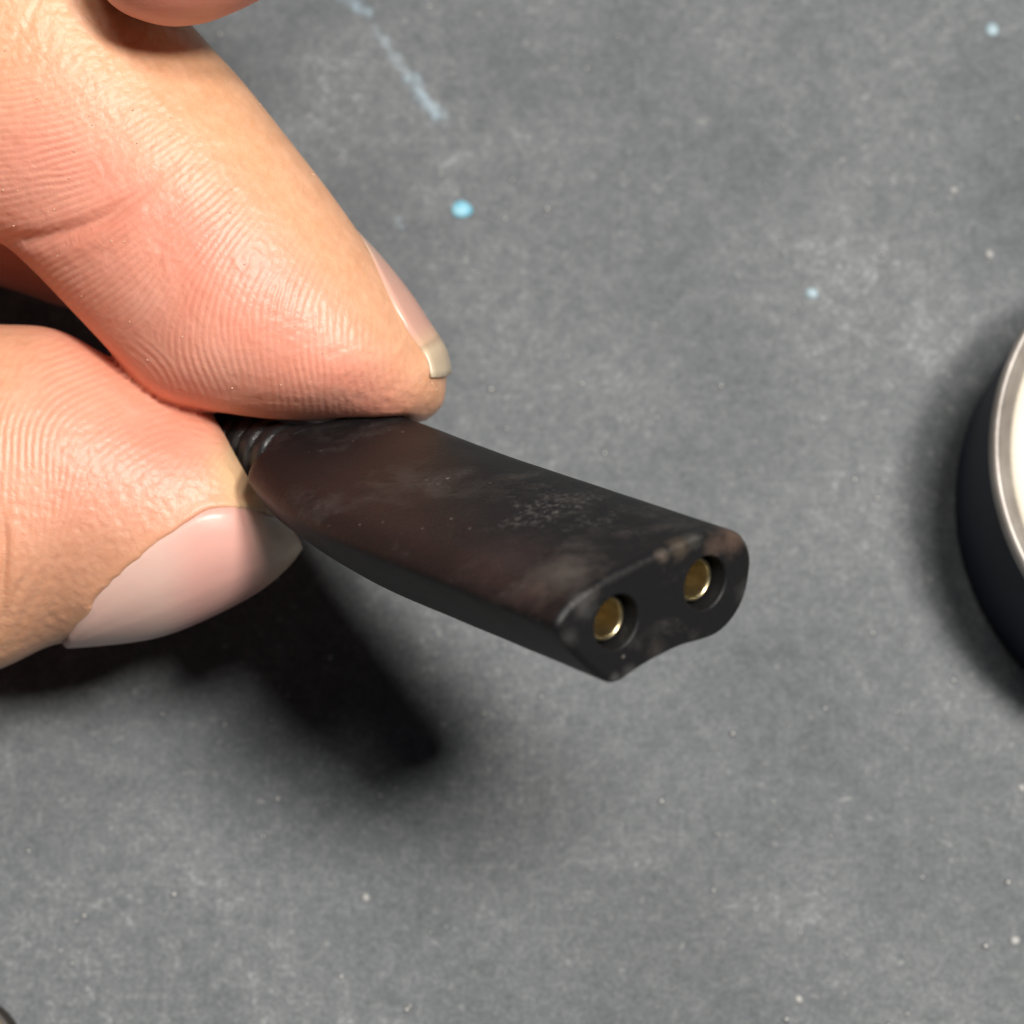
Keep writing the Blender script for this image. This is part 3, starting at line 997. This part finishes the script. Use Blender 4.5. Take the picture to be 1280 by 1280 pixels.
navy = Mat("navy_paint"); c = navy.coord()
navy.l(navy.ramp(navy.noise(c, 3, 4), [(0.35, (0.006, 0.010, 0.026)), (0.7, (0.009, 0.014, 0.034))]), navy.b.inputs["Base Color"]); navy.set(Roughness=0.6); navy.b.inputs["Specular IOR Level"].default_value = 0.25
steel = Mat("worn_steel_rim"); c = steel.coord()
steel.l(steel.ramp(steel.noise(c, 1.6, 5, 0.6), [(0.35, (0.26, 0.235, 0.215)), (0.65, (0.46, 0.43, 0.40))]), steel.b.inputs["Base Color"]); steel.set(Metallic=0.6, Roughness=0.52)
steel.l(steel.bump(steel.noise(c, 20, 4), 0.2, 0.006), steel.b.inputs["Normal"])
cream = Mat("cream_wax"); c = cream.coord()
cream.l(cream.ramp(cream.noise(c, 1.3, 4), [(0.3, (0.80, 0.74, 0.62)), (0.7, (0.86, 0.81, 0.70))]), cream.b.inputs["Base Color"]); cream.set(Roughness=0.4)
tc = ground_at(1486, 640); TR = 296 * 172 / F
tin = empty("round_tin", tc)
tag(tin, "round navy tin with metal rim and cream top at the right edge", "tin")
TH = 15.0
lathe("tin_body", [(TR - 0.7, 0.02), (TR - 0.2, 0.25), (TR - 0.1, 0.8), (TR - 0.1, TH - 2.0), (TR - 0.15, TH - 1.3)], tc, navy.m, tin)
lathe("tin_rim", [(TR - 0.14, TH - 1.4), (TR + 0.03, TH - 1.2), (TR + 0.06, TH - 0.8), (TR + 0.03, TH - 0.35), (TR - 0.1, TH - 0.08), (TR - 0.3, TH), (TR - 0.52, TH - 0.1),
                  (TR - 0.75, TH - 0.4), (TR - 1.0, TH - 0.75), (TR - 1.35, TH - 0.9), (TR - 1.5, TH - 1.5)], tc, steel.m, tin)
lathe("tin_top", [(TR - 1.4, TH - 1.8), (TR - 1.38, TH - 1.0), (TR - 1.7, TH - 0.72), (TR - 3, TH - 0.6), (TR * 0.4, TH - 0.5), (0.4, TH - 0.5)], tc, cream.m, tin)

# small brass cap, only its edge in the corner
cc_ = ground_at(-42, 1320)
cap = empty("brass_cap", cc_)
tag(cap, "small brass cap with dark edge in the lower left corner", "cap")
bl = Mat("dark_band"); c = bl.coord()
bl.l(bl.ramp(bl.noise(c, 5, 3), [(0.3, (0.018, 0.014, 0.012)), (0.7, (0.035, 0.028, 0.022))]), bl.b.inputs["Base Color"]); bl.set(Roughness=0.5)
bc = Mat("cap_brass"); c = bc.coord()
bc.l(bc.ramp(bc.noise(c, 6, 3), [(0.3, (0.55, 0.42, 0.20)), (0.7, (0.80, 0.70, 0.45))]), bc.b.inputs["Base Color"]); bc.set(Metallic=0.9, Roughness=0.4)
lathe("cap_band", [(3.9, 0.02), (4.0, 0.3), (4.0, 2.0), (3.8, 2.3), (3.5, 2.35)], cc_, bl.m, cap, 64)
lathe("cap_top", [(3.52, 2.1), (3.50, 2.4), (3.2, 2.6), (2.0, 2.7), (0.2, 2.7)], cc_, bc.m, cap, 64)

# ------------------------------------------------------------------ paint flecks and crumbs on the table
def fleck_mat(name, a, b, rough=0.5):
    m = Mat(name); c = m.coord()
    m.l(m.ramp(m.noise(c, 12, 3), [(0.35, a), (0.65, b)]), m.b.inputs["Base Color"]); m.set(Roughness=rough)
    return m.m
BLUE = fleck_mat("blue_paint", (0.12, 0.40, 0.56), (0.30, 0.60, 0.72))
PALE = fleck_mat("pale_blue_paint", (0.28, 0.38, 0.44), (0.38, 0.50, 0.55))
WHITE = fleck_mat("white_crumb", (0.32, 0.32, 0.315), (0.48, 0.48, 0.47))
def blob(name, px, py, r, h, mat, seed):
    rg = np.random.default_rng(seed)
    g = ground_at(px, py)
    n, k = 20, 7
    th = np.linspace(0, 2 * np.pi, n, endpoint=False)
    wob = 1 + 0.06 * np.sin(2 * th + rg.uniform(0, 6)) + 0.05 * np.sin(3 * th + rg.uniform(0, 6)) + rg.normal(0, 0.03, n)
    vs, fs = [], []
    for i in range(k):
        a = i / (k - 1) * math.pi / 2 * 0.97
        rr = r * math.cos(a) * wob
        vs.append(np.stack([g[0] + rr * np.cos(th), g[1] + rr * np.sin(th), np.full(n, 0.004 + h * math.sin(a))], -1))
    for i in range(k - 1):
        for j in range(n):
            fs.append((i * n + j, i * n + (j + 1) % n, (i + 1) * n + (j + 1) % n, (i + 1) * n + j))
    fs.append(tuple(range(n))); fs.append(tuple(range((k - 1) * n, k * n)))
    return mesh_obj(name, np.vstack(vs), fs, mat, None, cam_frame=False)
FL = [(577, 262, 0.74, 0.35, BLUE, "bright blue paint fleck just right of the index fingernail"),
      (1240, 37, 0.52, 0.25, PALE, "light blue paint fleck near the top right corner"),
      (1015, 367, 0.44, 0.2, PALE, "pale blue-grey paint fleck up and left of the tin")]
for i, (x, y, r, h, m_, lb) in enumerate(FL):
    tag(blob("paint_fleck", x, y, r, h, m_, 20 + i), lb, "paint fleck", "paint flecks on the table")
CR = [(1236, 318, 0.34, "round white crumb just above the tin's shadow"),
      (1192, 238, 0.26, "faint white crumb above the crumb by the tin's shadow"),
      (457, 1122, 0.30, "white crumb low on the table below the plug's shadow"),
      (1277, 985, 0.30, "white crumb at the right edge below the tin"),
      (1268, 1176, 0.34, "white crumb near the lower right corner"),
      (998, 1249, 0.28, "white crumb at the bottom edge, right of centre")]
for i, (x, y, r, lb) in enumerate(CR):
    tag(blob("crumb", x, y, r, r * 0.8, WHITE, 40 + i), lb, "crumb", "white crumbs on the table")
# fine dust no one could count, one object
vs, fs = [], []
for k in range(520):
    px, py = rng.uniform(-60, 1340), rng.uniform(-60, 1340)
    g = ground_at(px, py); r = 0.05 + 0.21 * rng.random() ** 3.2; b0 = len(vs)
    for j in range(6):
        a = 2 * math.pi * j / 6 + rng.uniform(-0.3, 0.3)
        vs.append((g[0] + r * math.cos(a) * rng.uniform(0.7, 1.2), g[1] + r * math.sin(a), 0.004))
    vs.append((g[0], g[1], r * 0.9))
    fs += [(b0 + j, b0 + (j + 1) % 6, b0 + 6) for j in range(6)]
    fs.append(tuple(b0 + j for j in range(6)))
DUST = fleck_mat("grey_dust", (0.40, 0.40, 0.395), (0.6, 0.6, 0.59))
dust = mesh_obj("dust", vs, fs, DUST, None, cam_frame=False)
tag(dust, "fine pale dust scattered over the dark table", "dust", None, "stuff")

# loose flakes of skin on the fingers: tiny, uncountable, one part of the hand
hb = BVHTree.FromPolygons([Vector(p) for p in w2cam(np.array([v.co[:] for v in hand.data.vertices]) / MM)], [tuple(p.vertices) for p in hand.data.polygons])
vs, fs = [], []
spots = [(17, 282), (102, 370), (440, 270), (450, 287), (478, 390), (82, 420), (162, 402), (290, 485), (545, 487), (540, 480), (155, 302), (325, 131), (60, 265), (268, 520), (278, 545)]
spots += [(rng.uniform(0, 500), rng.uniform(60, 500)) for _ in range(40)]
for px, py in spots:
    d = Vector(((px - 640) / F, -(py - 640) / F, -1)).normalized()
    loc, nr_, fi, di = hb.ray_cast(Vector((0, 0, 0)), d)
    if loc is None or di > 162: continue
    t1_ = nr_.orthogonal().normalized(); t2_ = nr_.cross(t1_); r = rng.uniform(0.05, 0.11); b0 = len(vs)
    for j in range(5):
        a = 2 * math.pi * j / 5 + rng.uniform(-0.4, 0.4)
        vs.append(tuple(loc + nr_ * 0.01 + (t1_ * math.cos(a) + t2_ * math.sin(a) * 0.6) * r))
    vs.append(tuple(loc + nr_ * 0.08))
    fs += [(b0 + j, b0 + (j + 1) % 5, b0 + 5) for j in range(5)]; fs.append(tuple(b0 + j for j in range(5)))
flake = fleck_mat("dry_skin", (0.72, 0.48, 0.32), (0.82, 0.62, 0.46))
fl = mesh_obj("skin_flakes", vs, fs, flake, hand)
fl["kind"] = "stuff"
